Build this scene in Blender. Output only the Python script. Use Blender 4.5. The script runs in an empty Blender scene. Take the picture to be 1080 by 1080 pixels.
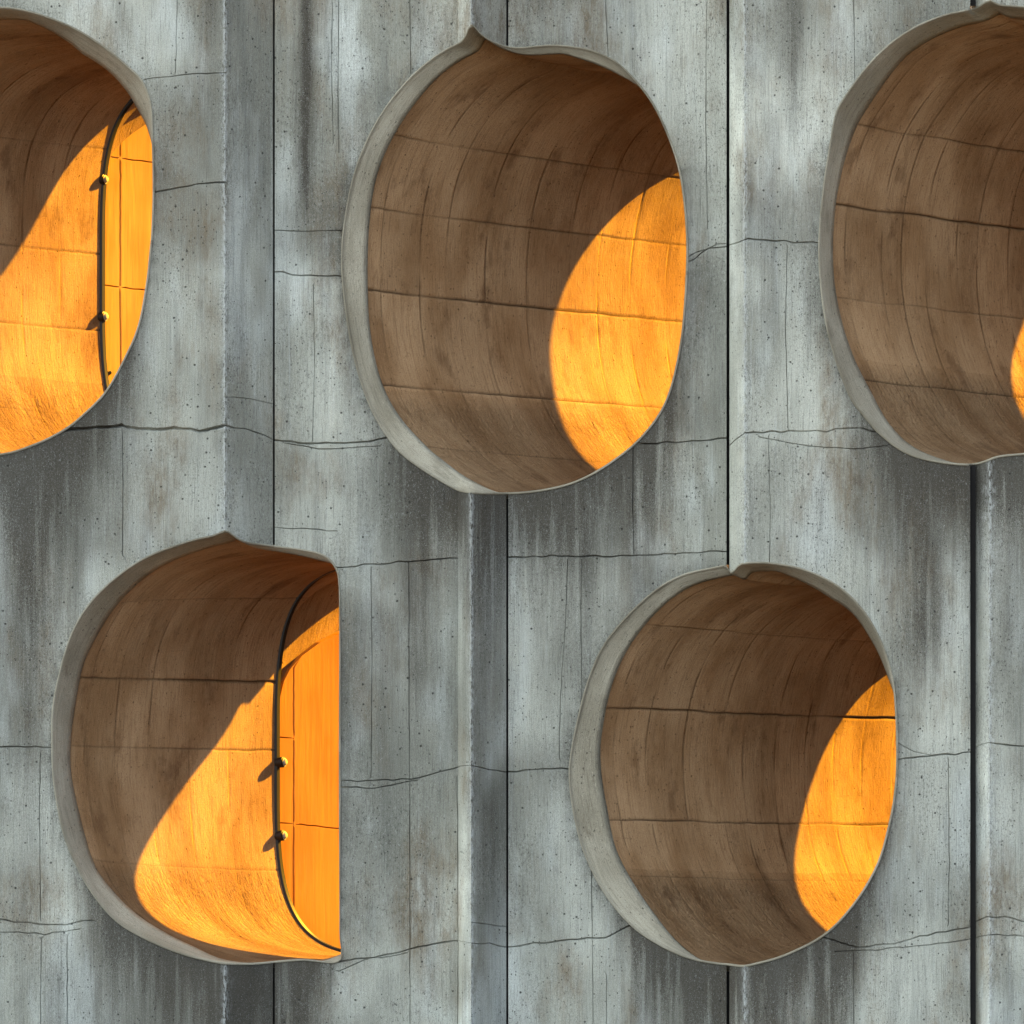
import bpy, math, random
import numpy as np
from mathutils import Vector
from mathutils.geometry import delaunay_2d_cdt

# ------------------------------------------------------------------ units
P = 0.005            # metres per facade unit (one unit = one photo pixel on the wall)
CZ = 5.0             # height of the picture centre above ground
def W(x, y, z):      # facade units (x right, y into the wall, z down) -> world
    return ((x - 540.0) * P, y * P, CZ + (540.0 - z) * P)

C = bpy.context.scene.collection
sc = bpy.context.scene

# ------------------------------------------------------------------ camera
CAMD = 6000.0
cam_d = bpy.data.cameras.new("camera")
cam = bpy.data.objects.new("camera", cam_d); C.objects.link(cam)
cam.location = W(540, -CAMD, 540)
cam.rotation_euler = (math.radians(90), 0, 0)
cam_d.sensor_width = 36.0
cam_d.lens = 36.0 * (CAMD + 15) / 1080.0
cam_d.clip_end = 2000.0
sc.camera = cam

# ------------------------------------------------------------------ light
SUNV = Vector((2.1, 1.0, 1.355)).normalized()     # towards the sun: right, behind the wall, up
elev = math.asin(SUNV.z)
azim = math.atan2(SUNV.x, SUNV.y)               # clockwise from +Y
world = bpy.data.worlds.new("World"); sc.world = world
world.use_nodes = True
wn = world.node_tree.nodes; wl = world.node_tree.links
bg = wn["Background"]
sky = wn.new("ShaderNodeTexSky"); sky.sky_type = 'NISHITA'; sky.sun_disc = False
sky.sun_elevation = elev; sky.sun_rotation = azim
sky.air_density = 1.0; sky.dust_density = 1.0; sky.ozone_density = 1.0
# bright cloud added in the unseen sky at left to light left-facing folds
tc = wn.new("ShaderNodeTexCoord")
dotn = wn.new("ShaderNodeVectorMath"); dotn.operation = 'DOT_PRODUCT'
wl.new(tc.outputs['Generated'], dotn.inputs[0]); dotn.inputs[1].default_value = (-.86, -.15, .5)
mr = wn.new("ShaderNodeMapRange"); mr.interpolation_type = 'SMOOTHSTEP'
wl.new(dotn.outputs['Value'], mr.inputs[0])
for i_, v_ in enumerate((-.15, .9, 0.0, 1.0)): mr.inputs[i_ + 1].default_value = v_
cn = wn.new("ShaderNodeTexNoise"); cn.inputs['Scale'].default_value = 2.2; cn.inputs['Detail'].default_value = 5
wl.new(tc.outputs['Generated'], cn.inputs['Vector'])
cl = wn.new("ShaderNodeMix"); cl.data_type = 'RGBA'
mm = wn.new("ShaderNodeMath"); mm.operation = 'MULTIPLY'; wl.new(mr.outputs[0], mm.inputs[0])
cr_ = wn.new("ShaderNodeMapRange"); wl.new(cn.outputs[0], cr_.inputs[0])
for i_, v_ in enumerate((.3, .6, .45, 1.0)): cr_.inputs[i_ + 1].default_value = v_
wl.new(cr_.outputs[0], mm.inputs[1])
wl.new(mm.outputs[0], cl.inputs[0]); wl.new(sky.outputs[0], cl.inputs[6]); cl.inputs[7].default_value = (13, 13.5, 13.6, 1)
wl.new(cl.outputs[2], bg.inputs[0]); bg.inputs[1].default_value = 0.043
sun_d = bpy.data.lights.new("sun", 'SUN'); sun_d.energy = 5.0; sun_d.angle = math.radians(0.5)
sun_d.color = (1.0, 0.48, 0.02)
sun = bpy.data.objects.new("sun", sun_d); C.objects.link(sun)
sun.rotation_euler = (-SUNV).to_track_quat('-Z', 'Y').to_euler()
sun.location = (10, 10, 20)
sc.view_settings.view_transform = 'Standard'
sc.view_settings.look = 'None'
sc.view_settings.gamma = 1.0
sc.view_settings.exposure = 2.9

# ------------------------------------------------------------------ node helpers
class NT:
    def __init__(s, name):
        s.m = bpy.data.materials.new(name); s.m.use_nodes = True
        s.t = s.m.node_tree; s.n = s.t.nodes; s.l = s.t.links
        s.b = s.n["Principled BSDF"]
    def node(s, k, **kw):
        n = s.n.new(k)
        for a, v in kw.items(): setattr(n, a, v)
        return n
    def put(s, sock, v):
        if isinstance(v, bpy.types.NodeSocket): s.l.new(v, sock)
        elif isinstance(v, (tuple, list)):
            sock.default_value = tuple(v) if len(v) == len(sock.default_value) else tuple(v) + (1,)
        else: sock.default_value = v
    def pos(s, src='pos'):
        if src == 'pos': return s.node("ShaderNodeNewGeometry").outputs['Position']
        return s.node("ShaderNodeUVMap").outputs[0]
    def scale(s, v, k, off=(0, 0, 0)):
        n = s.node("ShaderNodeMapping"); s.put(n.inputs[0], v)
        n.inputs[1].default_value = off; n.inputs[3].default_value = k
        return n.outputs[0]
    def noise(s, v, sc_=1, det=4, rough=.55, dist=0):
        n = s.node("ShaderNodeTexNoise"); s.put(n.inputs['Vector'], v)
        n.inputs['Scale'].default_value = sc_; n.inputs['Detail'].default_value = det
        n.inputs['Roughness'].default_value = rough; n.inputs['Distortion'].default_value = dist
        return n.outputs[0]
    def vor(s, v, sc_=1, feat='F1', rnd=1):
        n = s.node("ShaderNodeTexVoronoi", feature=feat); s.put(n.inputs['Vector'], v)
        n.inputs['Scale'].default_value = sc_; n.inputs['Randomness'].default_value = rnd
        return n
    def rng(s, v, a, b, c=0, d=1, smooth=True):
        n = s.node("ShaderNodeMapRange"); n.interpolation_type = 'SMOOTHSTEP' if smooth else 'LINEAR'
        s.put(n.inputs[0], v)
        for i, q in enumerate((a, b, c, d)): n.inputs[i + 1].default_value = q
        return n.outputs[0]
    def math(s, op, a, b=0.0):
        n = s.node("ShaderNodeMath", operation=op); s.put(n.inputs[0], a); s.put(n.inputs[1], b)
        return n.outputs[0]
    def mix(s, f, a, b, mode='MIX'):
        n = s.node("ShaderNodeMix", data_type='RGBA', blend_type=mode)
        s.put(n.inputs[0], f); s.put(n.inputs[6], a); s.put(n.inputs[7], b)
        return n.outputs[2]
    def attr(s, name):
        return s.node("ShaderNodeAttribute", attribute_name=name).outputs['Fac']
    def bump(s, h, dist, strength=1.0, prev=None):
        n = s.node("ShaderNodeBump"); s.put(n.inputs['Height'], h)
        n.inputs['Distance'].default_value = dist; n.inputs['Strength'].default_value = strength
        if prev is not None: s.l.new(prev, n.inputs['Normal'])
        return n.outputs[0]

def concrete_outside():
    t = NT("weathered_grey_concrete"); p = t.pos()
    cell = t.attr('cell')
    # base tone: cool grey, with warm brown and pale bluish areas
    big = t.noise(t.scale(p, (1.6, 1.6, .75)), 1, 3, .5)
    mid = t.noise(t.scale(p, (2.6, 2.6, 1.1), (3, 1, 7)), 1, 6, .62)
    col = t.mix(t.rng(big, .36, .64), (.27, .285, .245), (.55, .585, .52))
    col = t.mix(t.math('MULTIPLY', t.rng(mid, .46, .68), t.rng(t.noise(t.scale(p, (30, 30, 9), (4, 1, 1)), 1, 5, .75), .34, .66, .35, .9)), col, (.20, .155, .095))
    blue = t.noise(t.scale(p, (3.2, 3.2, 1.1), (9, 2, 4)), 1, 3)
    col = t.mix(t.math('MULTIPLY', t.rng(blue, .50, .70), .6), col, (.62, .69, .67))
    # vertical rain streaks of three widths
    s1 = t.noise(t.scale(p, (9, 9, .8)), 1, 5, .62)
    s2 = t.noise(t.scale(p, (60, 60, 1.3)), 1, 4, .6)
    s3 = t.noise(t.scale(p, (150, 150, 7)), 1, 3, .7)
    col = t.mix(t.math('MULTIPLY', t.rng(s1, .50, .70), .32), col, (.105, .115, .11))
    col = t.mix(t.math('MULTIPLY', t.rng(s2, .54, .72), .20), col, (.10, .105, .10))
    col = t.mix(t.math('MULTIPLY', t.rng(s2, .44, .28), .18), col, (.56, .63, .64))
    col = t.mix(t.math('MULTIPLY', t.rng(s3, .52, .68), .35), col, (.09, .09, .085))
    # each pour a little lighter or darker; light and shade painted on folds
    hv = t.node("ShaderNodeHueSaturation"); t.put(hv.inputs['Color'], col)
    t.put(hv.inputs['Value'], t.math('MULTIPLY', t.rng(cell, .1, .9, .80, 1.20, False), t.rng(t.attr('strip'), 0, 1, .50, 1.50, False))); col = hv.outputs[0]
    # dirt washed down below the openings, grime along the arrises
    st = t.attr('stain')
    stn = t.noise(t.scale(p, (22, 22, 1.1), (5, 5, 5)), 1, 5, .65)
    sp = t.noise(t.scale(p, (230, 230, 150)), 1, 3, .7)
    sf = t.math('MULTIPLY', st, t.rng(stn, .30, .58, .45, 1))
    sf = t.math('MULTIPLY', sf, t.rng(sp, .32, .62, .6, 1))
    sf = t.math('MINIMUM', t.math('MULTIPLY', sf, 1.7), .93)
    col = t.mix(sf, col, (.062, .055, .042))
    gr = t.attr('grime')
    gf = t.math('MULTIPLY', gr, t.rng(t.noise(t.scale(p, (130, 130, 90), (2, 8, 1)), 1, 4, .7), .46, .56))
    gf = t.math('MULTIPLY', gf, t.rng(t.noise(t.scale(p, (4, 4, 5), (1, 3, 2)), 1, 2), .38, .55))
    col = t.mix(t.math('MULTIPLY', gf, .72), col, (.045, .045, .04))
    ed = t.math('MULTIPLY', t.attr('edge'), t.rng(t.noise(t.scale(p, (90, 90, 30), (3, 3, 3)), 1, 3, .7), .40, .56))
    col = t.mix(t.math('MULTIPLY', ed, .75), col, (.66, .72, .72))
    # fine grain and pores
    g = t.noise(t.scale(p, (420, 420, 300)), 1, 3, .75)
    col = t.mix(t.rng(g, .42, .66, .0, .5), col, (.07, .075, .07))
    pale = t.noise(t.scale(p, (300, 300, 160), (4, 4, 4)), 1, 2, .7)
    col = t.mix(t.rng(pale, .58, .76, .0, .45), col, (.62, .68, .68))
    fk = t.noise(t.scale(p, (110, 110, 60), (6, 6, 2)), 1, 6, .85)
    fkm = t.rng(t.noise(t.scale(p, (3.5, 3.5, 2), (2, 6, 6)), 1, 3), .40, .62, .25, 1)
    col = t.mix(t.math('MULTIPLY', t.rng(fk, .53, .64, 0, .85), fkm), col, (.05, .05, .045))
    col = t.mix(t.math('MULTIPLY', t.rng(fk, .44, .32, 0, .4), fkm), col, (.62, .68, .68))
    v = t.vor(t.scale(p, (17, 17, 17)), 1)
    hole = t.rng(v.outputs['Distance'], .055, .12, 1, 0)
    sep = t.node("ShaderNodeSeparateColor"); t.l.new(v.outputs['Color'], sep.inputs[0])
    hole = t.math('MULTIPLY', hole, t.rng(sep.outputs[0], .45, .5))
    v2 = t.vor(t.scale(p, (48, 48, 40), (1, 1, 1)), 1)
    sep2 = t.node("ShaderNodeSeparateColor"); t.l.new(v2.outputs['Color'], sep2.inputs[0])
    dens = t.rng(t.noise(t.scale(p, (3, 3, 3), (7, 7, 7)), 1, 3), .42, .62, .86, .25)
    h2 = t.math('MULTIPLY', t.rng(v2.outputs['Distance'], .09, .18, 1, 0), t.math('GREATER_THAN', sep2.outputs[0], dens))
    holes = t.math('MAXIMUM', hole, h2)
    col = t.mix(t.math('MULTIPLY', holes, .8), col, (.03, .03, .028))
    t.put(t.b.inputs['Base Color'], col)
    t.b.inputs['Roughness'].default_value = .9; t.b.inputs['Specular IOR Level'].default_value = .2
    h = t.math('ADD', t.math('MULTIPLY', g, .35), t.math('MULTIPLY', s3, .5))
    h = t.math('ADD', h, t.math('MULTIPLY', s2, .5))
    n0 = t.bump(t.math('ADD', big, mid), .02, .6)
    n1 = t.bump(t.math('SUBTRACT', h, t.math('MULTIPLY', fk, .6)), .012, .9, n0)
    rg = t.math('MULTIPLY', t.math('MAXIMUM', gr, st), t.noise(t.scale(p, (160, 160, 140)), 1, 3, .7))
    n2 = t.bump(rg, .010, .8, n1)
    n3 = t.bump(t.math('MULTIPLY', holes, -1.0), .006, 1.0, n2)
    t.put(t.b.inputs['Normal'], n3)
    return t.m

def concrete_lining(name, a, b, dark):
    # u = along the girth (m), v = along the depth (m)
    t = NT(name); uv = t.pos('uv')
    lo = t.noise(t.scale(uv, (1.6, 3.0, 1)), 1, 4, .55)
    col = t.mix(t.rng(lo, .34, .66), a, b)
    st = t.noise(t.scale(uv, (2.2, 60, 1), (3, 1, 0)), 1, 5, .65)
    col = t.mix(t.math('MULTIPLY', t.rng(st, .5, .72), .38), col, dark)
    st2 = t.noise(t.scale(uv, (9, 170, 1), (3, 9, 0)), 1, 4, .7)
    col = t.mix(t.math('MULTIPLY', t.rng(st2, .50, .68), .45), col, dark)
    bl = t.noise(t.scale(uv, (3, 5, 1), (8, 2, 0)), 1, 5, .65)
    col = t.mix(t.math('MULTIPLY', t.rng(bl, .54, .70), .5), col, dark)
    bd = t.attr('board')
    hv = t.node("ShaderNodeHueSaturation"); t.put(hv.inputs['Color'], col)
    t.put(hv.inputs['Value'], t.rng(bd, 0, 1, .92, 1.07, False)); col = hv.outputs[0]
    g = t.noise(t.scale(uv, (190, 300, 1)), 1, 3, .75)
    col = t.mix(t.rng(g, .42, .66, .0, .5), col, dark)
    ck = t.noise(t.scale(uv, (45, 110, 1), (5, 5, 0)), 1, 6, .82)
    ckm = t.rng(t.noise(t.scale(uv, (2.5, 4, 1), (9, 6, 0)), 1, 3), .40, .62, .2, 1)
    col = t.mix(t.math('MULTIPLY', t.rng(ck, .55, .68, 0, .8), ckm), col, tuple(c * .6 for c in dark))
    col = t.mix(t.math('MULTIPLY', t.rng(ck, .44, .32, 0, .5), ckm), col, tuple(min(1, c * 1.5) for c in b))
    v = t.vor(t.scale(uv, (26, 40, 1)), 1)
    sep = t.node("ShaderNodeSeparateColor"); t.l.new(v.outputs['Color'], sep.inputs[0])
    hole = t.math('MULTIPLY', t.rng(v.outputs['Distance'], .07, .16, 1, 0), t.rng(sep.outputs[0], .55, .6))
    v2 = t.vor(t.scale(uv, (70, 120, 1)), 1)
    sp2 = t.node("ShaderNodeSeparateColor"); t.l.new(v2.outputs['Color'], sp2.inputs[0])
    dn = t.rng(t.noise(t.scale(uv, (3, 4, 1), (1, 7, 0)), 1, 3), .42, .62, .9, .45)
    h2 = t.math('MULTIPLY', t.rng(v2.outputs['Distance'], .12, .22, 1, 0), t.math('GREATER_THAN', sp2.outputs[0], dn))
    holes = t.math('MAXIMUM', hole, h2)
    col = t.mix(t.math('MULTIPLY', holes, .7), col, tuple(c * .35 for c in dark))
    gv = t.attr('groove')
    col = t.mix(t.math('MULTIPLY', gv, .85), col, tuple(c * .3 for c in dark))
    gr_ = t.noise(t.scale(uv, (240, 260, 1), (6, 6, 0)), 1, 2, .7)
    col = t.mix(t.rng(gr_, .6, .8, 0, .5), col, tuple(min(1, c * 1.6) for c in b))
    t.put(t.b.inputs['Base Color'], col)
    t.b.inputs['Roughness'].default_value = .9; t.b.inputs['Specular IOR Level'].default_value = .15
    n0 = t.bump(t.math('ADD', lo, bl), .02, .7)
    n1 = t.bump(t.math('SUBTRACT', t.math('ADD', t.math('MULTIPLY', st2, .6), t.math('MULTIPLY', g, .4)), t.math('MULTIPLY', ck, .8)), .009, .9, n0)
    # hand-floated rough render on the invert
    fl = t.attr('floor')
    rough = t.noise(t.scale(uv, (22, 55, 1), (2, 2, 0)), 1, 4, .7, .6)
    n2 = t.bump(t.math('MULTIPLY', fl, rough), .06, 1.0, n1)
    n3 = t.bump(t.math('MULTIPLY', holes, -1.0), .005, 1.0, n2)
    t.put(t.b.inputs['Normal'], n3)
    return t.m

def orange_board(name, a, b):
    t = NT(name); uv = t.pos('uv')
    st = t.noise(t.scale(uv, (40, 2, 1)), 1, 5, .6)
    lo = t.noise(t.scale(uv, (5, 1.5, 1), (3, 3, 0)), 1, 3)
    col = t.mix(t.rng(lo, .35, .65), a, b)
    col = t.mix(t.math('MULTIPLY', t.rng(st, .48, .70), .35), col, (.50, .24, .05))
    t.put(t.b.inputs['Base Color'], col); t.b.inputs['Roughness'].default_value = .55
    t.put(t.b.inputs['Normal'], t.bump(st, .003, .6))
    return t.m

def plain(name, col, rough, metal=0.0):
    t = NT(name)
    n = t.noise(t.scale(t.pos(), (90, 90, 90)), 1, 3)
    t.put(t.b.inputs['Base Color'], t.mix(t.rng(n, .3, .7), tuple(c * .75 for c in col), col))
    t.b.inputs['Roughness'].default_value = rough; t.b.inputs['Metallic'].default_value = metal
    return t.m

M_OUT = concrete_outside()
M_LIN = concrete_lining("warm_board_marked_concrete", (.29, .172, .082), (.45, .300, .165), (.100, .048, .020))
M_REV = concrete_lining("trowelled_rim_concrete", (.27, .255, .195), (.45, .435, .35), (.12, .105, .075))
M_BOARD = orange_board('yellow_orange_board', (.50, .25, .04), (.62, .34, .07))
M_BOARD2 = orange_board('deep_orange_board', (.46, .18, .022), (.56, .235, .032))
M_SEAL = plain("black_joint_seal", (.012, .012, .012), .9)
M_STEEL = plain("black_steel", (.008, .007, .006), .5, .3)
M_CAP = plain("pale_bolt_cap", (.34, .30, .24), .6)

# ------------------------------------------------------------------ mesh helpers
def mesh_obj(name, verts, faces, mats, parent=None, attrs=None, uv=None, smooth=False, mi=None):
    me = bpy.data.meshes.new(name)
    me.from_pydata([tuple(map(float, v)) for v in verts], [], [tuple(int(i) for i in f) for f in faces])
    for m in mats: me.materials.append(m)
    if attrs:
        for k, a in attrs.items():
            at = me.attributes.new(k, 'FLOAT', 'POINT'); at.data.foreach_set('value', np.asarray(a, np.float32))
    if uv is not None:
        ul = me.uv_layers.new(name="UVMap")
        li = np.zeros(len(me.loops), np.int32); me.loops.foreach_get('vertex_index', li)
        ul.data.foreach_set('uv', np.asarray(uv, np.float32)[li].ravel())
    if mi is not None: me.polygons.foreach_set('material_index', np.asarray(mi, np.int32))
    me.polygons.foreach_set('use_smooth', [smooth] * len(me.polygons))
    me.validate(); me.update()
    o = bpy.data.objects.new(name, me); C.objects.link(o)
    if parent is not None:
        o.parent = parent; o.matrix_parent_inverse = parent.matrix_world.inverted()
    return o

def thing(name, label, cat, loc, group=None):
    o = bpy.data.objects.new(name, None); C.objects.link(o)
    o.location = loc; o.empty_display_size = .2
    bpy.context.view_layer.update()
    o['label'] = label; o['category'] = cat
    if group: o['group'] = group
    return o

def catmull(pts, n_per=10):
    pts = np.array(pts, float); n = len(pts); out = []
    for i in range(n):
        p0, p1, p2, p3 = pts[i - 1], pts[i], pts[(i + 1) % n], pts[(i + 2) % n]
        for t in np.linspace(0, 1, n_per, endpoint=False):
            out.append(.5 * ((2 * p1) + (-p0 + p2) * t + (2 * p0 - 5 * p1 + 4 * p2 - p3) * t * t + (-p0 + 3 * p1 - 3 * p2 + p3) * t ** 3))
    return np.array(out)

NA = 288
ANG = np.linspace(0, 2 * math.pi, NA, endpoint=False)
def polar(pts, c, ax, sharp=False):
    """resample a closed outline at NA normalised angles about centre c"""
    q = np.array(pts, float) if sharp else catmull(pts)
    q = np.vstack([q, q[:1]])
    d = np.diff(q, axis=0); L = np.hypot(d[:, 0], d[:, 1]); s = np.concatenate([[0], np.cumsum(L)])
    u = np.linspace(0, s[-1], 6000)
    x = np.interp(u, s, q[:, 0]); z = np.interp(u, s, q[:, 1])
    a = np.unwrap(np.arctan2((z - c[1]) / ax[1], (x - c[0]) / ax[0]))
    if a[-1] < a[0]: a, x, z = a[::-1], x[::-1], z[::-1]
    a = np.maximum.accumulate(a)
    aa = np.concatenate([a - 2 * math.pi, a, a + 2 * math.pi])
    return np.stack([np.interp(ANG, aa, np.tile(x, 3)), np.interp(ANG, aa, np.tile(z, 3))], 1)

def noise1(x, seed, freq):
    r = np.random.RandomState(seed); g = r.rand(512)
    x = np.asarray(x, float) * freq; i = np.floor(x).astype(int); f = x - i; f = f * f * (3 - 2 * f)
    return g[i % 512] * (1 - f) + g[(i + 1) % 512] * f

# ------------------------------------------------------------------ plan profile of the wall
PROF = [(-3000, 4), (238, 0), (288, 34), (483, 33), (497, 2), (535, 38), (768, 33), (770, 33), (785, 4),
        (1023, 12), (1027, 33), (1043, 6), (1200, 12), (3000, 12)]
def prof(x): return np.interp(x, [p[0] for p in PROF], [p[1] for p in PROF])
JOINTS = [(288, 1.0), (535, 1.1), (768.5, 1.6), (1025, 1.8)]

# ------------------------------------------------------------------ the five openings (outer rim, inner rim)
OPEN = {
 'M': dict(
  outer=[(497,27),(508,37),(522,44),(545,48.5),(581,46),(605,48),(628,53),(655,68),(686,103),(707,146),(719,187),(725,241),(725,289),(719,360),(704,421),(678,460),(643,489),(608,508),(573,517),(534,520.5),(492,519),(468,509),(429,483),(408,460),(387,421),(371,367),(362,308),(360,269),(363,233),(372,187),(387,146),(408,110),(433,80),(455,61),(472,50),(489,41)],
  inner=[(523,58),(589,66),(650,76),(700,110),(735,160),(750,250),(748,320),(735,400),(700,462),(650,500),(590,520),(534,521),(495,505),(468,486),(449,470),(422,440),(403,405),(391,357),(387,300),(389,233),(398,183),(414,148),(437,117),(468,89),(496,70)],
  D=347, cut=[(-150,0),(-130,.06),(-90,-.06),(-60,-.22),(-30,-.18),(60,-.18),(90,0)], seed=1, label='oval opening with a notched top, in the middle of the upper row', lines=[218,304,404,140,470], amp=[.8,1.5,1.2,.7,.6]),
 'LL': dict(
  outer=[(239,560),(248,566),(260,572),(287,576),(318,580),(341,586),(353,598),(357,614),(358,660),(358,780),(358,900),(358,985),(357,1015),(318,1014),(274,1017),(237,1015),(200,1007),(163,993),(126,972),(100,943),(81,910),(67,873),(58,824),(56,780),(57,747),(63,714),(76,670),(96,636),(126,607),(159,586),(200,571),(225,565)],
  inner=[(237,577),(280,581),(330,590),(372,606),(385,650),(388,780),(388,900),(380,985),(350,1012),(300,1018),(240,1015),(200,999),(170,984),(140,964),(111,934),(96,909),(83,865),(73,817),(73,777),(80,729),(87,699),(104,670),(126,640),(159,610),(193,592)],
  D=208, sq=3.8, cut=[(-140,0),(-100,-.40),(-60,-.37),(-25,-.20),(20,-.02),(60,.12),(110,0)], seed=2, label='oval opening with a pointed top and a straight right edge, orange board inside', lines=[716,790,905,640], amp=[1.6,.8,.6,.5]),
 'LR': dict(
  outer=[(766,597),(769,602),(773,604),(777,599),(784,594),(813,594),(848,601),(883,618),(910,644),(929,677),(941,716),(945,754),(946,800),(944,835),(937,873),(925,912),(902,951),(871,984),(832,1005),(800,1015),(772,1019),(731,1013),(696,998),(665,976),(638,943),(618,904),(607,866),(601,825),(603,793),(611,754),(622,715),(638,680),(665,647),(696,620),(723,606),(754,599)],
  inner=[(762,621),(790,617),(830,620),(868,628),(900,647),(924,682),(938,714),(952,755),(962,800),(960,850),(948,900),(920,955),(880,995),(832,1014),(772,1022),(740,1014),(714,994),(692,967),(668,932),(650,896),(641,855),(635,819),(634,785),(640,750),(651,716),(671,680),(696,653),(727,634)],
  D=347, cut=[(-150,0),(-130,.06),(-105,-.05),(-75,-.15),(60,-.15),(90,0)], seed=3, label='round opening with a split vertical joint ending at its top, rightmost in the lower row', lines=[750,660,868,925], amp=[1.5,.6,1.2,.5]),
 'TR': dict(
  outer=[(1021,11),(1032,7),(1043,1),(1054,6),(1080,8),(1120,12),(1160,30),(1198,72),(1222,130),(1233,200),(1233,280),(1222,350),(1200,410),(1165,452),(1125,474),(1080,479),(1052,482),(1026,490),(987,487),(954,477),(928,458),(912,440),(896,418),(880,376),(869,331),(864,282),(864,245),(868,201),(874,160),(881,122),(890,104),(914,71),(938,47),(967,28),(997,16)],
  inner=[(1041,38),(1090,40),(1150,60),(1205,110),(1240,180),(1255,260),(1245,350),(1215,420),(1160,470),(1090,487),(1026,490),(990,482),(961,468),(938,444),(919,410),(903,378),(890,340),(882,299),(880,262),(881,237),(884,207),(893,166),(908,136),(930,110),(955,86),(985,64),(1012,48)],
  D=350, cut=[(-120,0),(-90,-.18),(60,-.2),(90,0)], seed=4, label='oval opening cut by the right edge of the picture, almost wholly in brown shade', lines=[217,130,312,400], amp=[1.5,.7,.5,1.1]),
 'TL': dict(
  outer=[(0,9),(28,12.5),(56,21),(83,33),(111,51),(133,69),(151,87),(160,112),(162,150),(163,195),(162,240),(160,264),(156,300),(148,342),(136,372),(114,412),(89,438),(67,455),(36,470),(0,480),(-55,480),(-108,455),(-150,410),(-178,350),(-190,280),(-188,200),(-172,130),(-140,70),(-95,30),(-45,11)],
  inner=[(0,33),(28,35),(56,42),(83,54),(111,72),(130,92),(142,111),(153,132),(160,158),(164,185),(174,230),(175,290),(166,345),(145,390),(118,425),(80,453),(40,474),(0,483),(-50,484),(-100,460),(-135,415),(-160,350),(-168,280),(-165,200),(-150,140),(-115,80),(-70,45),(-30,34)],
  D=254, sq=3.8, cut=[(-145,0),(-95,-.26),(60,-.26),(90,0)], seed=5, label='oval opening cut by the left picture edge, yellow-orange board in its right side', lines=[240,322,130,410], amp=[1.0,1.1,.5,.5]),
}
K, MS = 1.0, 0.065       # the tunnels run back to the right, and slightly down
Y_IN = 42.0

for k, o in OPEN.items():
    inn = np.array(o['inner'], float)
    c = ((inn[:, 0].min() + inn[:, 0].max()) / 2, (inn[:, 1].min() + inn[:, 1].max()) / 2)
    ax = ((inn[:, 0].max() - inn[:, 0].min()) / 2, (inn[:, 1].max() - inn[:, 1].min()) / 2)
    o['c'], o['ax'] = c, ax
    o['P0'] = polar(o['outer'], c, ax); o['P1'] = polar(o['inner'], c, ax)
    dgr = (np.degrees(ANG) + 180) % 360 - 180
    wt = np.clip((dgr + 165) / 40, 0, 1) * np.clip((-62 - dgr) / 25, 0, 1) * .85      # soffit of the rim runs straight in
    din = np.array(c) - o['P0']; din /= np.hypot(din[:, 0], din[:, 1])[:, None]
    o['P1'] = o['P1'] * (1 - wt[:, None]) + (o['P0'] + din * 4 + np.array([16, 3])) * wt[:, None]
    o['rim'] = catmull(o['outer'], 6)

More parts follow.
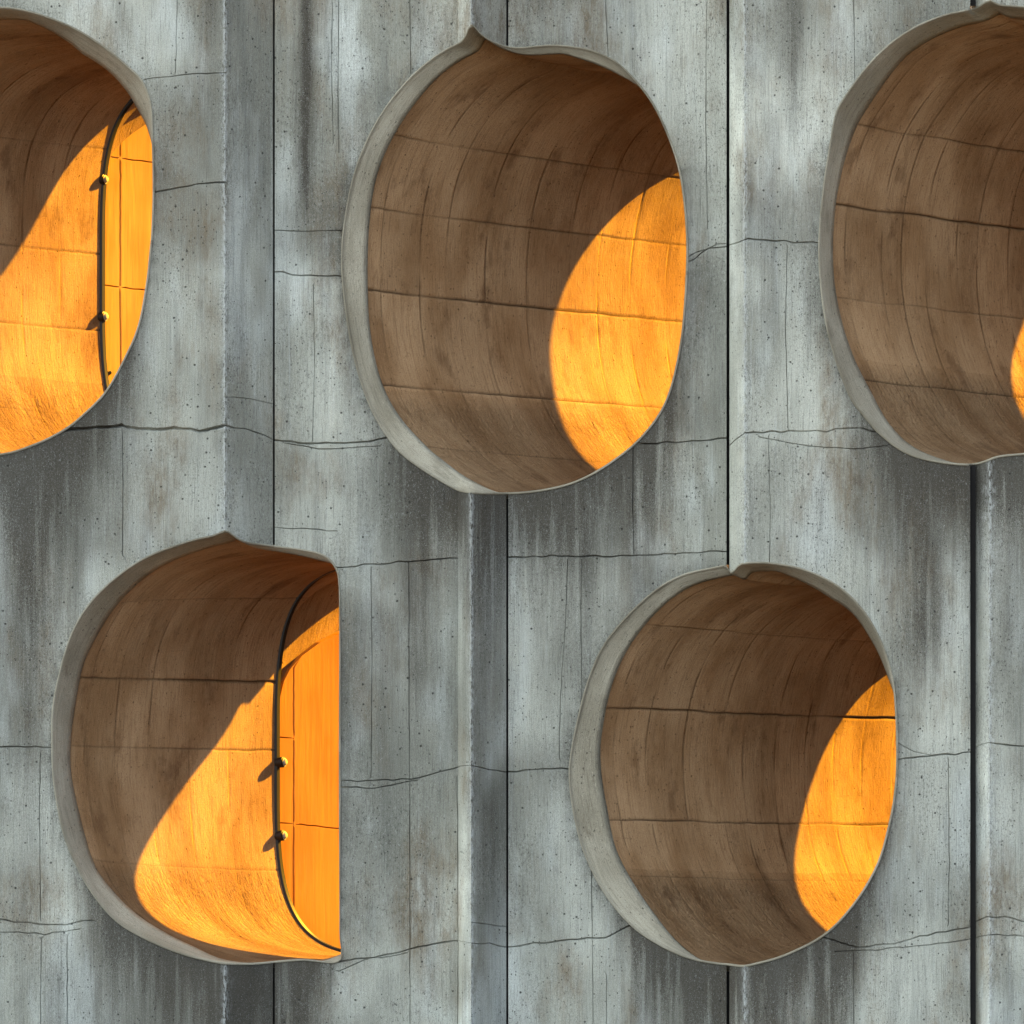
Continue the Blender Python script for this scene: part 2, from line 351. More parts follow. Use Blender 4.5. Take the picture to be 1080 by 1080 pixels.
# ------------------------------------------------------------------ cracks and pour lines on the wall: (half width, depth, points)
CR = [
 (2.4, 5, [(66,454),(95,452),(130,450),(160,454),(185,452),(215,455),(238,449)]), (1.0, 2.5, [(238,449),(262,454),(288,464)]),
 (1.6, 4, [(288,464),(320,468),(370,467.5),(410,461)]), (.8, 2, [(300,467),(340,474),(400,470)]),
 (1.2, 3, [(676,468),(700,468),(735,465),(768,462)]), (1.3, 3, [(785,457),(820,456),(860,455),(900,451),(928,456)]),
 (.8, 2, [(800,461),(850,470),(900,474),(935,470)]), (1.3, 3, [(768,472),(778,462),(785,457)]),
 (1.2, 3, [(160,204),(180,201),(200,197),(238,193)]), (.8, 2, [(153,85),(180,82),(205,79),(238,78)]),
 (1.2, 3, [(-200,790),(0,787),(57,788)]), (1.3, 3, [(-200,965),(0,969),(40,974),(70,973),(97,970)]), (.9, 2, [(-100,982),(0,982),(50,984),(85,979)]),
 (1.1, 3, [(356,599),(385,597),(420,593),(450,591),(483,589)]), (1.2, 3, [(535,588),(600,587),(680,586),(730,584),(767,582)]),
 (1.0, 3, [(358,825),(400,824),(440,822),(470,813),(497,807)]), (1.0, 3, [(358,831),(400,832),(440,824)]),
 (1.0, 3, [(497,807),(515,812),(535,816)]), (1.1, 3, [(535,815),(570,813),(603,811),(620,812)]),
 (1.1, 3, [(288,286),(310,289),(335,290),(364,292)]), (.7, 2, [(288,242),(320,243),(362,242)]),
 (1.1, 3, [(724,276),(736,270),(745,262),(768,259)]), (.9, 2, [(726,270),(740,262),(768,256)]),
 (1.3, 3, [(770,258),(785,253),(800,253),(820,255),(866,257)]), (1.2, 3, [(944,801),(985,797),(1025,793)]), (.8, 2, [(944,782),(965,793),(985,797)]),
 (1.2, 3, [(1025,791),(1043,784),(1080,787),(1300,790)]), (1.2, 3, [(357,1016),(400,1011),(440,1000),(480,994),(497,994)]), (.9, 2, [(357,1026),(385,1014),(430,1006)]),
 (1.1, 3, [(497,994),(515,995),(535,1001)]), (1.3, 3, [(535,1001),(570,996),(610,992),(640,990),(664,978)]),
 (1.2, 3, [(868,988),(900,998),(940,996),(970,988),(1000,980),(1025,977)]), (.8, 2, [(880,1003),(930,1001),(990,995),(1025,990)]),
 (1.4, 3, [(1025,976),(1043,966),(1080,970),(1300,975)]), (.9, 2, [(1025,992),(1043,985),(1080,987),(1300,990)]),
 (.8, 2, [(497,972),(515,975),(535,979)]), (.7, 2, [(245,419),(265,421),(288,426)]), (.7, 2, [(288,556),(320,558),(355,560)]),
 (.7, 1.6, [(190,-200),(188,0),(186,78)]), (.7, 1.6, [(357,-200),(357,0),(356,90),(357,160)]), (.6, 1.5, [(350,0),(349,60),(351,150)]),
 (.7, 1.6, [(639,-200),(639,0),(642,58)]), (.7, 1.6, [(427,-200),(432,0),(433,75)]), (.6, 1.5, [(900,-200),(900,0),(901,80)]), (.6, 1.4, [(745,-200),(746,0),(745,120),(747,240)]),
 (.7, 1.6, [(431,592),(431,700),(432,850),(432,1080),(432,1300)]), (.7, 1.6, [(482,820),(483,900),(483,1080),(483,1300)]), (.7, 1.5, [(391,600),(392,700),(391,820)]),
 (.6, 1.6, [(599,590),(597,650),(591,740),(590,800)]), (.6, 1.5, [(614,590),(613,650),(614,740)]),
 (.7, 1.5, [(72,986),(72,1040),(73,1300)]), (.7, 1.5, [(45,990),(44,1080)]), (.6, 1.5, [(625,820),(624,900),(625,985),(626,1080)]),
 (.7, 1.5, [(1000,800),(1001,900),(1000,975)]), (.7, 1.5, [(668,470),(668,530),(669,586)]), (.6, 1.5, [(810,460),(812,530),(811,600)]), (.6, 1.5, [(130,456),(131,520),(130,585)]),
 (.7, 1.5, [(44,795),(43,850),(44,970)]), (.6, 1.4, [(830,260),(828,350),(831,455)]), (.6, 1.4, [(330,300),(331,380),(329,465)]), (.6, 1.4, [(640,1030),(640,1080),(640,1300)]), (.6, 1.4, [(900,1005),(900,1080),(901,1300)]),
 (1.2, 3, [(-400,200),(-190,205)]), (1.2, 3, [(1234,260),(1500,255)]), (1.2, 3, [(-400,454),(-300,452),(-110,456)]), (1.2, 3, [(1180,460),(1500,456)]),
 (1.2, 3, [(-400,-210),(100,-212),(600,-208),(1500,-210)]), (1.2, 3, [(-400,1210),(100,1212),(600,1208),(1500,1210)]),
]
def densify(pts, step=7, wob=.7, seed=0):
    pts = np.array(pts, float); d = np.diff(pts, axis=0); L = np.hypot(d[:, 0], d[:, 1])
    s = np.concatenate([[0], np.cumsum(L)]); n = max(2, int(s[-1] / step))
    u = np.linspace(0, s[-1], n + 1)
    x = np.interp(u, s, pts[:, 0]); z = np.interp(u, s, pts[:, 1])
    r = np.random.RandomState(seed + 7)
    w = r.randn(n + 1) * wob; w[0] = w[-1] = 0
    if abs(pts[-1, 0] - pts[0, 0]) > abs(pts[-1, 1] - pts[0, 1]): z = z + w
    else: x = x + w * .5
    return np.stack([x, z], 1)

# ------------------------------------------------------------------ ground
rg = NT("asphalt"); gp = rg.pos()
gcol = rg.mix(rg.rng(rg.noise(rg.scale(gp, (1, 1, 1)), 1, 5), .35, .65), (.030, .030, .031), (.045, .045, .045))
gcol = rg.mix(rg.rng(rg.noise(rg.scale(gp, (60, 60, 60)), 1, 3), .5, .7, 0, .5), gcol, (.12, .12, .115))
rg.put(rg.b.inputs['Base Color'], gcol); rg.b.inputs['Roughness'].default_value = .9
g = mesh_obj('ground', [(-600, -600, 0), (600, -600, 0), (600, 600, 0), (-600, 600, 0)], [(0, 1, 2, 3)], [rg.m])
g['kind'] = 'structure'

# unseen wall added behind to block rear sky light from the tunnels
def sky_blocker():
    y0, y1, x0, x1, z0, z1 = 1500, 1560, -900, 5200, -330, 1545
    vs = [W(x0,y0,z0),W(x1,y0,z0),W(x1,y0,z1),W(x0,y0,z1),W(x0,y1,z0),W(x1,y1,z0),W(x1,y1,z1),W(x0,y1,z1)]
    o = mesh_obj('sky_block_wall', vs, [(0,3,2,1),(4,5,6,7),(0,1,5,4),(3,7,6,2),(0,4,7,3),(1,2,6,5)], [M_LIN],
                 None, {'board': [.5]*8, 'groove': [0]*8, 'floor': [0]*8}, [(v[0], v[2]) for v in vs])
    o['kind'] = 'structure'
sky_blocker()

# ------------------------------------------------------------------ the wall
X0, X1, Z0, Z1 = -900.0, 3900.0, -2400.0, 1538.0
wall = thing('concrete_wall', 'weathered blue-grey concrete facade with folded vertical joints, cracks and rain stains', 'wall', (0, .2, 0))

def build_wall():
    V, E = [], []
    def poly(pts, closed=False):
        b = len(V); V.extend([(float(p[0]), float(p[1])) for p in pts]); n = len(pts)
        for i in range(n - 1 + (1 if closed else 0)): E.append((b + i, b + (i + 1) % n))
    poly([(X0, Z0), (X1, Z0), (X1, Z1), (X0, Z1)], True)
    for xv in [p[0] for p in PROF if X0 < p[0] < X1 and p[0] not in (768, 770, 1023, 1027)]:
        if xv in (288, 535): continue
        poly([(xv, z) for z in np.linspace(Z0, Z1, 60)])
    for xj, g_ in JOINTS:
        for s_ in (-1, 1): poly([(xj + s_ * g_, z) for z in np.linspace(Z0, Z1, 60)])
    for o in OPEN.values(): poly(o['rim'], True)
    cracks = []
    for i, (hw, dp, pts) in enumerate(CR):
        hw *= .85; d = densify(pts, seed=i, step=9, wob=.7 if hw > .7 else .35)
        cracks.append((hw, dp, d)); poly(d)
        horiz = abs(d[-1, 0] - d[0, 0]) > abs(d[-1, 1] - d[0, 1])
        off = np.array([0, 1.0]) if horiz else np.array([1.0, 0])
        r = np.random.RandomState(i)
        for s_ in (-1, 1):
            wd = hw * (0.75 + .6 * r.rand(len(d), 1))
            poly(d + off * s_ * wd)
    gx = np.arange(-56, 1140, 9.0); gz = np.arange(-56, 1140, 9.0)
    r = np.random.RandomState(3)
    A, B = np.meshgrid(gx, gz); A = A + r.uniform(-2, 2, A.shape); B = B + r.uniform(-2, 2, B.shape)
    V.extend(zip(A.ravel().tolist(), B.ravel().tolist()))
    for x in np.arange(X0 + 50, X1, 100.0):
        for z in np.arange(Z0 + 50, Z1, 100.0):
            if not (-60 < x < 1140 and -60 < z < 1140): V.append((float(x), float(z)))
    for xe in (238, 497, 785, 1043):       # columns beside the arrises carry the grime attribute
        for dx in (-14, -7, -3, 3, 7, 14):
            V.extend([(xe + dx, float(z)) for z in np.arange(-50, 1130, 14)])
    vo, eo, fo, _, _, _ = delaunay_2d_cdt([Vector(v) for v in V], E, [], 0, 1e-3)
    P2 = np.array([(v.x, v.y) for v in vo]); F = np.array([f for f in fo if len(f) == 3])
    ctr = P2[F].mean(1)
    keep = (ctr[:, 0] > X0) & (ctr[:, 0] < X1)
    for o in OPEN.values():
        q = o['rim']; ins = np.zeros(len(ctr), bool); n = len(q)
        for i in range(n):
            (xa, za), (xb, zb) = q[i], q[(i + 1) % n]
            cond = (za > ctr[:, 1]) != (zb > ctr[:, 1])
            if zb != za: ins ^= cond & (ctr[:, 0] < (xb - xa) * (ctr[:, 1] - za) / (zb - za) + xa)
        keep &= ~ins
    for xj, g_ in JOINTS: keep &= ~(np.abs(ctr[:, 0] - xj) < g_ * .99)
    F = F[keep]; ctr = ctr[keep]
    # depth
    y = prof(P2[:, 0])
    gro = np.zeros(len(P2))
    for i, (hw, dp, d) in enumerate(cracks):
        lo, hi = d.min(0) - 4, d.max(0) + 4
        idx = np.where((P2[:, 0] > lo[0]) & (P2[:, 0] < hi[0]) & (P2[:, 1] > lo[1]) & (P2[:, 1] < hi[1]))[0]
        if not len(idx): continue
        q = P2[idx]; best = np.full(len(idx), 1e9)
        for a, b in zip(d[:-1], d[1:]):
            ab = b - a; t = np.clip(((q - a) @ ab) / (ab @ ab), 0, 1)
            best = np.minimum(best, np.hypot(*(q - a - t[:, None] * ab).T))
        amp = .55 + .9 * noise1(q[:, 0] + q[:, 1], i, .04)
        gro[idx] = np.maximum(gro[idx], np.where(best < hw * .6, dp * amp * (1 - best / (hw * .6)), 0))
    y = y + gro
    # gentle unevenness of the cast face
    # stain below the rims, grime near arrises
    stain = np.zeros(len(P2))
    for k, o in OPEN.items():
        q = o['P0']; cx, cz = o['c']
        low = q[q[:, 1] > cz]; s_ = np.argsort(low[:, 0]); bx, bz = low[s_, 0], low[s_, 1]
        inside = (P2[:, 0] > bx[0] + 4) & (P2[:, 0] < bx[-1] - 4)
        zz = np.interp(P2[:, 0], bx, bz); dz = P2[:, 1] - zz
        rel = np.abs(P2[:, 0] - cx) / o['ax'][0]
        length = 135 * np.maximum(1.35 - rel, .1) * (.35 + 1.6 * noise1(P2[:, 0], o['seed'] * 11, 1 / 34.0)) + 8
        s1 = np.where(inside & (dz > -3), np.exp(-np.maximum(dz, 0) / length), 0) * np.clip((1.12 - rel) * 2.2, 0, 1)
        stain = np.maximum(stain, s1)
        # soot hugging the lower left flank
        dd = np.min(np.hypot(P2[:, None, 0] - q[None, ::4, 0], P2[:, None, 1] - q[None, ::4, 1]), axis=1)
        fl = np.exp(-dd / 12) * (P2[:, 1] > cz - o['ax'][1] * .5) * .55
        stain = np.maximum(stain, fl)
    # long stains from the top
    for cx, w_, z0, z1, a_ in [(322,9,-600,270,.8),(225,16,-600,90,.45),(55,30,480,640,.6),(398,60,620,760,.35),(560,25,-600,40,.55),(835,14,-600,160,.45),(810,12,100,400,.3),
                               (975,26,490,760,.6),(30,34,470,760,.45),(440,26,500,800,.45),(512,10,500,760,.5),(850,40,500,590,.2),(515,9,820,1000,.5),(740,30,1030,1300,.4),(318,20,1018,1300,.7),(150,60,1000,1300,.35),(1062,10,520,760,.4),(60,12,1000,1300,.4)]:
        f = np.exp(-((P2[:, 0] - cx) / w_) ** 2) * np.clip((P2[:, 1] - z0) / 30, 0, 1) * np.clip((z1 - P2[:, 1]) / 90, 0, 1) * a_
        stain = np.maximum(stain, f)
    grime = np.zeros(len(P2))
    for xe, w_, a_ in [(238, 6, 1), (785, 6, .9), (497, 6, .8), (1043, 6, .8), (354, 5, .5)]:
        grime = np.maximum(grime, a_ * np.exp(-np.abs(P2[:, 0] - xe) / w_))
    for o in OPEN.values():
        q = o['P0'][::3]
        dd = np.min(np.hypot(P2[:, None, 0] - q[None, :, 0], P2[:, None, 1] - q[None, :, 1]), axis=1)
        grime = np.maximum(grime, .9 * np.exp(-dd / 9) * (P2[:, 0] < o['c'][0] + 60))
    # grime hugging the heavy cracks
    # pour cells: each bay between pour lines has its own tone
    cell = np.zeros(len(P2))
    r = np.random.RandomState(12); tones = r.rand(80)
    bands = [-2000, -210, 80, 200, 270, 460, 590, 790, 815, 985, 1210, 3000]
    bx_ = [-3000, 44, 238, 288, 357, 431, 497, 535, 668, 768, 785, 900, 1025, 1043, 3000]
    def tone(x, z): return tones[(np.searchsorted(bx_, x) * 7 + np.searchsorted(bands, z) * 3) % 80]
    cell = np.zeros(len(P2))
    for dx in (-4, 0, 4):
        for dz in (-14, -7, 0, 7, 14):
            wz = (noise1(P2[:, 0], 5, 1 / 20.) - .5) * 10
            cell += tone(P2[:, 0] + dx, P2[:, 1] + dz + wz) / 15
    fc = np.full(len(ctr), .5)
    strip = (ctr[:, 0] > 238) & (ctr[:, 0] < 288) | (ctr[:, 0] > 497) & (ctr[:, 0] < 535)  # right-facing folds: shade painted in as a darker tone
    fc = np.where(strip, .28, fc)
    lit_fold = (ctr[:, 0] > 768) & (ctr[:, 0] < 785) | (ctr[:, 0] > 1025) & (ctr[:, 0] < 1043) | (ctr[:, 0] > 483) & (ctr[:, 0] < 497)  # left-facing folds: skylight painted in as a paler tone
    fc = np.where(lit_fold, 1.0, fc)
    edge = np.zeros(len(P2))
    for xe in (238, 497, 785, 1043): edge = np.maximum(edge, np.exp(-np.abs(P2[:, 0] - xe) / 1.6))
    lims = [X0 - 1] + [j for j, _ in JOINTS] + [X1 + 1]
    for k in range(5):
        sel = (ctr[:, 0] > lims[k]) & (ctr[:, 0] < lims[k + 1])
        f = F[sel]; used, inv = np.unique(f.ravel(), return_inverse=True); f = inv.reshape(-1, 3)
        p2 = P2[used]; yy = y[used]
        # normals towards the camera
        a, b, c_ = p2[f[:, 0]], p2[f[:, 1]], p2[f[:, 2]]
        area = (b[:, 0] - a[:, 0]) * (c_[:, 1] - a[:, 1]) - (b[:, 1] - a[:, 1]) * (c_[:, 0] - a[:, 0])
        f = np.where((area > 0)[:, None], f[:, ::-1], f)
        verts = [W(p[0], v, p[1]) for p, v in zip(p2, yy)]
        faces = [tuple(t) for t in f]
        # boundary edges at the joint sides fold back 22 units: the panel's thickness
        cnt = {}
        for t in faces:
            for i in range(3):
                e = (t[i], t[(i + 1) % 3]); cnt[e] = 1
        att = {'stain': list(stain[used]), 'grime': list(grime[used]), 'cell': list(cell[used]), 'edge': list(edge[used])}
        nv = len(verts)
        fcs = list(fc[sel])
        def is_side(i): 
            return any(abs(p2[i, 0] - (xj + s_ * g_)) < .02 for xj, g_ in JOINTS for s_ in (-1, 1))
        side = [is_side(i) for i in range(len(p2))]
        for (i, j) in list(cnt):
            if (j, i) not in cnt and side[i] and side[j] and abs(p2[i, 0] - p2[j, 0]) < .1:
                b = len(verts)
                verts += [W(p2[i, 0], yy[i] + 20, p2[i, 1]), W(p2[j, 0], yy[j] + 20, p2[j, 1])]
                for k2 in att: att[k2] += [att[k2][i], att[k2][j]]
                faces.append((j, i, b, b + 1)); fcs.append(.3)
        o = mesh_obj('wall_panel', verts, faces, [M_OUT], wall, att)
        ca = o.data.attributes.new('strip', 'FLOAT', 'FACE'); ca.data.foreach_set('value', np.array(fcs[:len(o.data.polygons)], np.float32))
    # black seals at the bottom of the joints, only where the wall is solid
    for xj, g_ in JOINTS:
        spans = [(Z0, Z1)]
        for o in OPEN.values():
            q = o['rim']; near = q[np.abs(q[:, 0] - xj) < 9]
            if len(near) and q[:, 0].min() < xj < q[:, 0].max():
                a, b = near[:, 1].min() - 1, near[:, 1].max() + 1
                ns = []
                for (s0, s1) in spans:
                    if a > s0 and b < s1: ns += [(s0, a), (b, s1)]
                    else: ns.append((s0, s1))
                spans = ns
        vs, fs = [], []
        for (s0, s1) in spans:
            b = len(vs); yy = prof(xj - g_) + 12
            vs += [W(xj - g_ - 3, yy, s0), W(xj + g_ + 3, yy, s0), W(xj + g_ + 3, yy, s1), W(xj - g_ - 3, yy, s1),
                   W(xj - g_ - 3, yy + 8, s0), W(xj + g_ + 3, yy + 8, s0), W(xj + g_ + 3, yy + 8, s1), W(xj - g_ - 3, yy + 8, s1)]
            fs += [(b, b + 3, b + 2, b + 1), (b + 4, b + 5, b + 6, b + 7), (b, b + 4, b + 7, b + 3), (b + 1, b + 2, b + 6, b + 5), (b, b + 1, b + 5, b + 4), (b + 3, b + 7, b + 6, b + 2)]
        mesh_obj('joint_seal', vs, fs, [M_SEAL], wall)
build_wall()

# ------------------------------------------------------------------ tunnels
def superell(c, ax, n):
    t = ANG; cs, sn = np.cos(t), np.sin(t)
    r = (np.abs(cs) ** n + np.abs(sn) ** n) ** (-1 / n)
    return np.stack([c[0] + ax[0] * r * cs, c[1] + ax[1] * r * sn], 1)

def ring_verts(P2, y): return [W(p[0], yy, p[1]) for p, yy in zip(P2, y)]

def build_tunnel(key):
    o = OPEN[key]; c, ax, seed = o['c'], o['ax'], o['seed']; D = o['D']
    rs = np.random.RandomState(seed * 13)
    t = thing('oval_tunnel', o['label'], 'opening', W(c[0], Y_IN, c[1]), 'oval openings through the concrete wall')
    # --- rim: the grey splayed reveal
    P0, P1 = o['P0'], o['P1']
    cc = np.array(c)
    d0 = P0 - cc; d0 /= np.hypot(d0[:, 0], d0[:, 1])[:, None]
    rings = [(P0 + d0 * 1.2, prof(P0[:, 0]) + 2.0), (P0 + d0 * .9, prof(P0[:, 0]) - .9), (P0 - d0 * .6, prof(P0[:, 0]) - 1.0), (P0 - d0 * 1.4, prof(P0[:, 0]) + .6)]
    y0 = prof(P0[:, 0])
    for f in (.12, .3, .5, .75, 1.0):
        rings.append((P0 * (1 - f) + P1 * f - d0 * 1.4 * (1 - f), (y0 + .6) * (1 - f) + Y_IN * f))
    d1 = P1 - cc; d1 /= np.hypot(d1[:, 0], d1[:, 1])[:, None]
    rings.append((P1 + d1 * 5, np.full(NA, Y_IN + 1.5)))      # small shadow gap before the lining
    rings.append((P1 + d1 * 5, np.full(NA, Y_IN + 6)))
    vs = []; uv = []; s = 0
    girth = np.concatenate([[0], np.cumsum(np.hypot(*np.diff(P1, axis=0).T))]) * P
    for i, (pp, yy) in enumerate(rings):
        vs += ring_verts(pp, yy)
        uv += [(girth[j] + seed, i * .03) for j in range(NA)]
    fs = []
    for i in range(len(rings) - 1):
        for j in range(NA):
            a, b = i * NA + j, i * NA + (j + 1) % NA
            fs.append((a, b, b + NA, a + NA))
    z = np.zeros(len(vs))
    r_ = mesh_obj('rim', vs, fs, [M_REV], t, {'board': z + .5, 'groove': z, 'floor': z}, uv, True)
    # --- lining: board-marked barrel, lofted to a squarer far section
    sx = K * D
    PE = superell((c[0] + sx, c[1] + MS * sx), (ax[0], ax[1] * .985), o.get('sq', 2.35))
    # ring stations with board seams
    seams = []; s = 14
    while s < D - 10:
        seams.append(s); s += rs.uniform(22, 46)
    st = {0.0: 0.0, float(D): 0.0}
    for q in seams:
        st[q - 2.2] = 0; st[q - 1.0] = 0; st[q] = 1; st[q + 1.0] = 0; st[q + 2.2] = 0
    for q in np.arange(8, D, 8.0):
        if min(abs(q - w) for w in list(st)) > 3: st[q] = 0
    S = sorted(st)
    # longitudinal pour joints: at angles on the left half given by the height on the inner rim
    rowang = []
    left = [j for j in range(NA) if P1[j, 0] < c[0]]
    for zz, am in zip(o['lines'], o['amp']):
        j = min(left, key=lambda j: abs(P1[j, 1] - zz)); rowang.append((ANG[j], am))
    # angular samples: base angles plus three per pour joint
    base = [a for a in ANG if all(abs(a - w) > .02 for w, _ in rowang)]
    AA = [(a, 0.0, -1) for a in base]
    for ri, (a, am) in enumerate(rowang):
        hw = .0055 + .002 * am
        AA += [(a - 2 * hw, 0, ri), (a - hw, 0, ri), (a, am, ri), (a + hw, 0, ri), (a + 2 * hw, 0, ri)]
    AA.sort(); NB = len(AA)
    ang = np.array([a[0] for a in AA]); amp = np.array([a[1] for a in AA])
    per = lambda P_, a: np.stack([np.interp(a, np.append(ANG, 2 * math.pi), np.append(P_[:, i], P_[0, i])) for i in (0, 1)], 1)
    vs, uv, board, groove, floor = [], [], [], [], []
    R1, RE = per(P1, ang), per(PE, ang)
    gir = np.interp(ang, np.append(ANG, 2 * math.pi), np.append(girth, girth[-1] + .01))
    bi = 0; bt = rs.rand(60)
    vfloor = np.clip((np.sin(ang) - .50) / .12, 0, 1)
    dg = (np.degrees(ang) + 180) % 360 - 180
    cl_ = [(-180, 0)] + list(o['cut']) + [(180, 0)]   # oblique far end: longer or shorter by angle
    cutw = sum(np.interp(dg + q_, [a_[0] for a_ in cl_], [a_[1] for a_ in cl_]) for q_ in range(-12, 13, 2)) / 13
    for s in S:
        f = s / D; g_ = f ** .55
        shape = (R1 - cc) * (1 - g_) + (RE - cc - np.array([sx, MS * sx])) * g_
        # slow wander of the pour joints
        wob = (noise1(s + seed * 37, seed, 1 / 40.) - .5) * 2.2 + (noise1(s, seed + 4, 1 / 9.) - .5) * 1.3
        pp = shape + cc + np.array([[K, MS]]) * (s * (1 - cutw))[:, None]
        rad = shape / np.hypot(shape[:, 0], shape[:, 1])[:, None]
        ga = amp * (.45 + .9 * noise1(s, seed + 9, 1 / 60.))
        sa = st[s] * (.12 + 1.9 * np.clip(noise1(ang * 6 + s, seed + int(s), 1.0) - .35, 0, 1))
        push = np.maximum(ga * 1.7, sa * 1.5)
        tang = np.stack([-rad[:, 1], rad[:, 0]], 1)
        pp = pp + rad * push[:, None] + tang * (wob * np.exp(0 * ang))[:, None] * (amp > -1)[:, None] * .9
        yy = Y_IN + 3 + s * (1 - cutw) + np.zeros(NB)
        vs += ring_verts(pp, yy); uv += [(gir[j] + seed * 3, s * P * 1.41 + seed) for j in range(NB)]
        while bi < len(seams) and s > seams[bi]: bi += 1
        hsh = np.array([bt[(bi * 7 + int(np.searchsorted(sorted(r[0] for r in rowang), a)) * 11) % 60] for a in ang])
        board += list(hsh); groove += list(np.clip(push / 2.0, 0, 1)); floor += list(vfloor)
    fs = []; nr = len(S)
    for i in range(nr - 1):
        for j in range(NB):
            a, b = i * NB + j, i * NB + (j + 1) % NB
            fs.append((a, b, b + NB, a + NB))
    # thickness: end face and outer skin
    ninner = len(vs)
    for (sc_, s) in ((1.0, D), (1.05, D + 2), (1.05, 4)):
        shp = (RE - cc - np.array([sx, MS * sx])) if s > 10 else (R1 - cc)
        rad = shp / np.hypot(shp[:, 0], shp[:, 1])[:, None]
        pp = shp + rad * (0 if sc_ == 1.0 else 10) + cc + np.array([[K, MS]]) * (s * (1 - cutw))[:, None]
        vs += ring_verts(pp, Y_IN + 3.2 + s * (1 - cutw)); uv += [(gir[j], s * P) for j in range(NB)]
        board += [.5] * NB; groove += [0] * NB; floor += [0] * NB
    b0 = ninner
    for i in range(2):
        for j in range(NB):
            a, b = b0 + i * NB + j, b0 + i * NB + (j + 1) % NB
            fs.append((a, b, b + NB, a + NB))
    mesh_obj('lining', vs, fs, [M_LIN], t, {'board': board, 'groove': groove, 'floor': floor}, uv, True)
    return t, (cc, ax, D, sx, PE)

tun = {k: build_tunnel(k) for k in OPEN}

def build_hood(key, depth, a0, a1):
    """short outer collar continuing the top-left of the barrel behind its end"""
    t, (cc, ax, D, sx, PE) = tun[key]
    idx = [j for j in range(NA) if a0 <= math.degrees(ANG[j]) <= a1]
    cE = cc + np.array([sx, MS * sx]); n = len(idx)
    vs, uv = [], []
    for k, (s, r) in enumerate([(2.5, 14), (depth * .33, 15), (depth * .66, 15), (depth, 16), (depth, 24), (2.5, 22), (2.5, 14)]):
        for j in idx:
            d = PE[j] - cE; d /= np.hypot(*d)
            p = PE[j] + d * r + np.array([K * s, MS * s])
            vs.append(W(p[0], Y_IN + 3 + D + s, p[1])); uv.append((ANG[j] * 1.0, s * P))
    fs = []
    for k in range(6):
        for j in range(n - 1):
            a = k * n + j; fs.append((a, a + 1, a + 1 + n, a + n))
    fs.append(tuple(k * n for k in range(6))); fs.append(tuple(k * n + n - 1 for k in reversed(range(6))))
    z = np.zeros(len(vs))
    mesh_obj('collar', vs, fs, [M_LIN], t, {'board': z + .4, 'groove': z, 'floor': z}, uv, False)

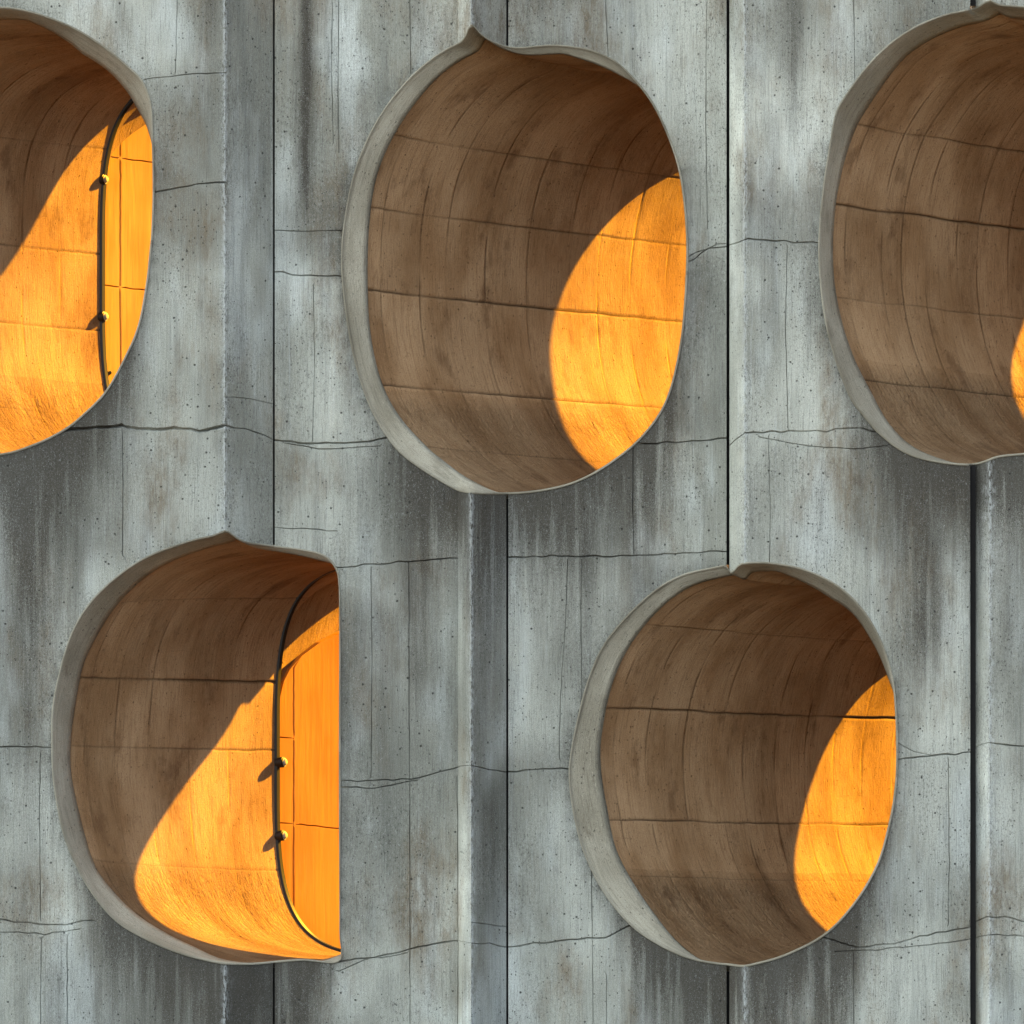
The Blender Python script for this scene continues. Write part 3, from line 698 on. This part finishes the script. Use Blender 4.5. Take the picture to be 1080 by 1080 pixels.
def build_board(key, x0, outline, q, seams, bolts, marks, yoff=9):
    """upright orange board behind the end of the barrel; plan line y = y0 + q (x - x0)"""
    t, (cc, ax, D, sx, PE) = tun[key]
    y0 = Y_IN + 3 + D + yoff
    nrm = np.array([q, -1.0]) / math.hypot(q, 1)           # plan normal, faces right and front
    kk_ = 1 + y0 / CAMD
    real = lambda p: (540 + (p[0] - 540) * kk_, 540 + (p[1] - 540) * kk_)
    x0 = real((x0, 0))[0]; outline = [real(p) for p in outline]; seams = [[real(p) for p in s_] for s_ in seams]
    bolts = [real(p) for p in bolts]; marks = [real(p) for p in marks]
    def Y(x): return y0 + q * (x - x0)
    V = [tuple(p) for p in outline]; n = len(V); E = [(i, (i + 1) % n) for i in range(n)]
    for pl in seams:
        for (dx, dz) in ((0, 0),):
            d = densify(pl, 8, .3, 5)
            hor = abs(pl[-1][0] - pl[0][0]) > abs(pl[-1][1] - pl[0][1])
            for o_ in (-1.0, 0, 1.0):
                b = len(V); V += [(p[0] + (0 if hor else o_), p[1] + (o_ if hor else 0)) for p in d]
                E += [(b + i, b + i + 1) for i in range(len(d) - 1)]
    vo, eo, fo, ov, _, _ = delaunay_2d_cdt([Vector(v) for v in V], E, [tuple(range(n))], 1, 1e-3)
    p2 = np.array([(v.x, v.y) for v in vo])
    front = np.zeros(len(p2))
    for i, orig in enumerate(ov):
        for q_ in orig:
            if q_ >= n: pass
    # groove depth at the middle line of each seam
    k = n
    mids = set()
    for pl in seams:
        m = len(densify(pl, 8, .3, 5)); mids |= set(range(k + m, k + 2 * m)); k += 3 * m
    for i, orig in enumerate(ov):
        if any(q_ in mids for q_ in orig): front[i] = 2.4
    vs, fs, uv = [], [], []
    for i, p in enumerate(p2):
        off = -front[i]
        vs.append(W(p[0] + nrm[0] * off, Y(p[0]) + nrm[1] * off, p[1])); uv.append((p[0] * P, p[1] * P))
    for f in fo: fs.append(tuple(f))
    # back and edge
    b = len(vs)
    bound = {}
    for f in fs:
        for i in range(len(f)): bound[(f[i], f[(i + 1) % len(f)])] = 1
    for p in p2:
        vs.append(W(p[0] - nrm[0] * 9, Y(p[0]) - nrm[1] * 9, p[1])); uv.append((p[0] * P, p[1] * P))
    nf = list(fs)
    for f in nf: fs.append(tuple(i + b for i in reversed(f)))
    for (i, j) in list(bound):
        if (j, i) not in bound: fs.append((j, i, i + b, j + b))
    bo = mesh_obj('orange_board', vs, fs, [M_BOARD2 if key == 'LL' else M_BOARD], t, None, uv, False)
    # bolts
    Y0_ = Y_IN + 3 + D
    for (bx, bz) in bolts:
        vs, fs, mi = [], [], []
        axis = Vector((nrm[0], nrm[1], 0)).normalized()
        axis = Vector((.90, -.43, -0.05)).normalized()
        u = axis.cross(Vector((0, 0, 1))).normalized(); w = axis.cross(u)
        base = Vector((bx - 2, Y0_ + 1, bz))
        prof_ = [(-4, 5.8, 0), (4.5, 5.8, 0), (4.8, 5.0, 0), (6, 5.0, 0), (6.1, 3.6, 1), (7.6, 3.5, 1), (8.4, 2.6, 1), (8.8, 0.01, 1)]
        ns = 24
        for (h, r, m) in prof_:
            for i in range(ns):
                a = 2 * math.pi * i / ns
                p = base + axis * h + u * (r * math.cos(a)) + w * (r * math.sin(a))
                vs.append(W(p.x, p.y, p.z))
        for k in range(len(prof_) - 1):
            for i in range(ns):
                fs.append((k * ns + i, k * ns + (i + 1) % ns, (k + 1) * ns + (i + 1) % ns, (k + 1) * ns + i)); mi.append(prof_[k + 1][2])
        bo_ = mesh_obj('bolt', vs, fs, [M_STEEL, M_CAP], bo, None, None, False, mi)
    for (bx, bz) in marks:        # small broken bracket stub near the foot
        rs = np.random.RandomState(int(bx)); vs, fs = [], []
        for kk in range(5):
            cx, cz = bx + rs.uniform(-3, 4), bz + rs.uniform(-6, 6); r = rs.uniform(1.2, 2.6); b = len(vs)
            for i in range(7):
                a = 2 * math.pi * i / 7; rr = r * rs.uniform(.7, 1.3)
                vs.append(W(cx + rr * math.cos(a), Y(cx) - 3.5, cz + rr * math.sin(a)))
            for i in range(7):
                a = 2 * math.pi * i / 7
                vs.append(W(cx + r * 1.2 * math.cos(a), Y(cx) + 1, cz + r * 1.2 * math.sin(a)))
            fs.append(tuple(b + i for i in range(7)))
            for i in range(7): fs.append((b + i, b + 7 + i, b + 7 + (i + 1) % 7, b + (i + 1) % 7))
        mesh_obj('bracket_stub', vs, fs, [M_STEEL], bo)

build_hood('LL', 94, 196, 263)
build_board('LL', 294, [(294,760),(296,735),(300,718),(306,706),(318,692),(337,678),(360,667),(385,661),(410,664),(420,690),(420,1040),(330,1040),(318,1012),(306,980),(297,940),(294,890)],
            0.72, [[(294,867),(325,871),(357,876),(419,884)], [(310,704),(310,1035)], [(294,777),(310,779)]], [(298,803), (298,880)], [(313, 993)])
build_hood('TL', 60, 208, 238)
build_board('TL', 107, [(108,170),(110,150),(114,130),(120,121),(127,115),(142,107),(165,101),(190,104),(210,120),(220,150),(220,470),(140,470),(124,436),(114,412),(110,382),(108,350)],
            0.72, [[(108,165),(135,168),(161,170),(219,176)], [(108,301),(135,304),(219,311)], [(127,117),(127,300),(128,440)]], [(110,191), (110,335)], [(113, 398)])

def build_gap_strip(key, a0, a1):
    """black steel edge strip round the inner end of the barrel"""
    t, (cc, ax, D, sx, PE) = tun[key]
    idx = [j for j in range(NA) if a0 <= math.degrees(ANG[j]) <= a1]
    cE = cc + np.array([sx, MS * sx]); n = len(idx)
    prof_ = [(D - 1.5, .5), (D - 1.5, -3), (D + 1.5, -3), (D + 1.5, .5)]
    vs = []
    for (s, r) in prof_:
        for j in idx:
            d = PE[j] - cE; d /= np.hypot(*d)
            p = PE[j] + d * r + np.array([K, MS]) * (s - D)
            vs.append(W(p[0], Y_IN + 3 + s, p[1]))
    fs = []
    for k in range(4):
        for j in range(n - 1):
            a, b = k * n + j, ((k + 1) % 4) * n + j; fs.append((a, a + 1, b + 1, b))
    fs += [(0, n, 2 * n, 3 * n), (n - 1, 4 * n - 1, 3 * n - 1, 2 * n - 1)]
    mesh_obj('shadow_gap_strip', vs, fs, [M_STEEL], t)
build_gap_strip('LL', 105, 252)
build_gap_strip('TL', 105, 245)
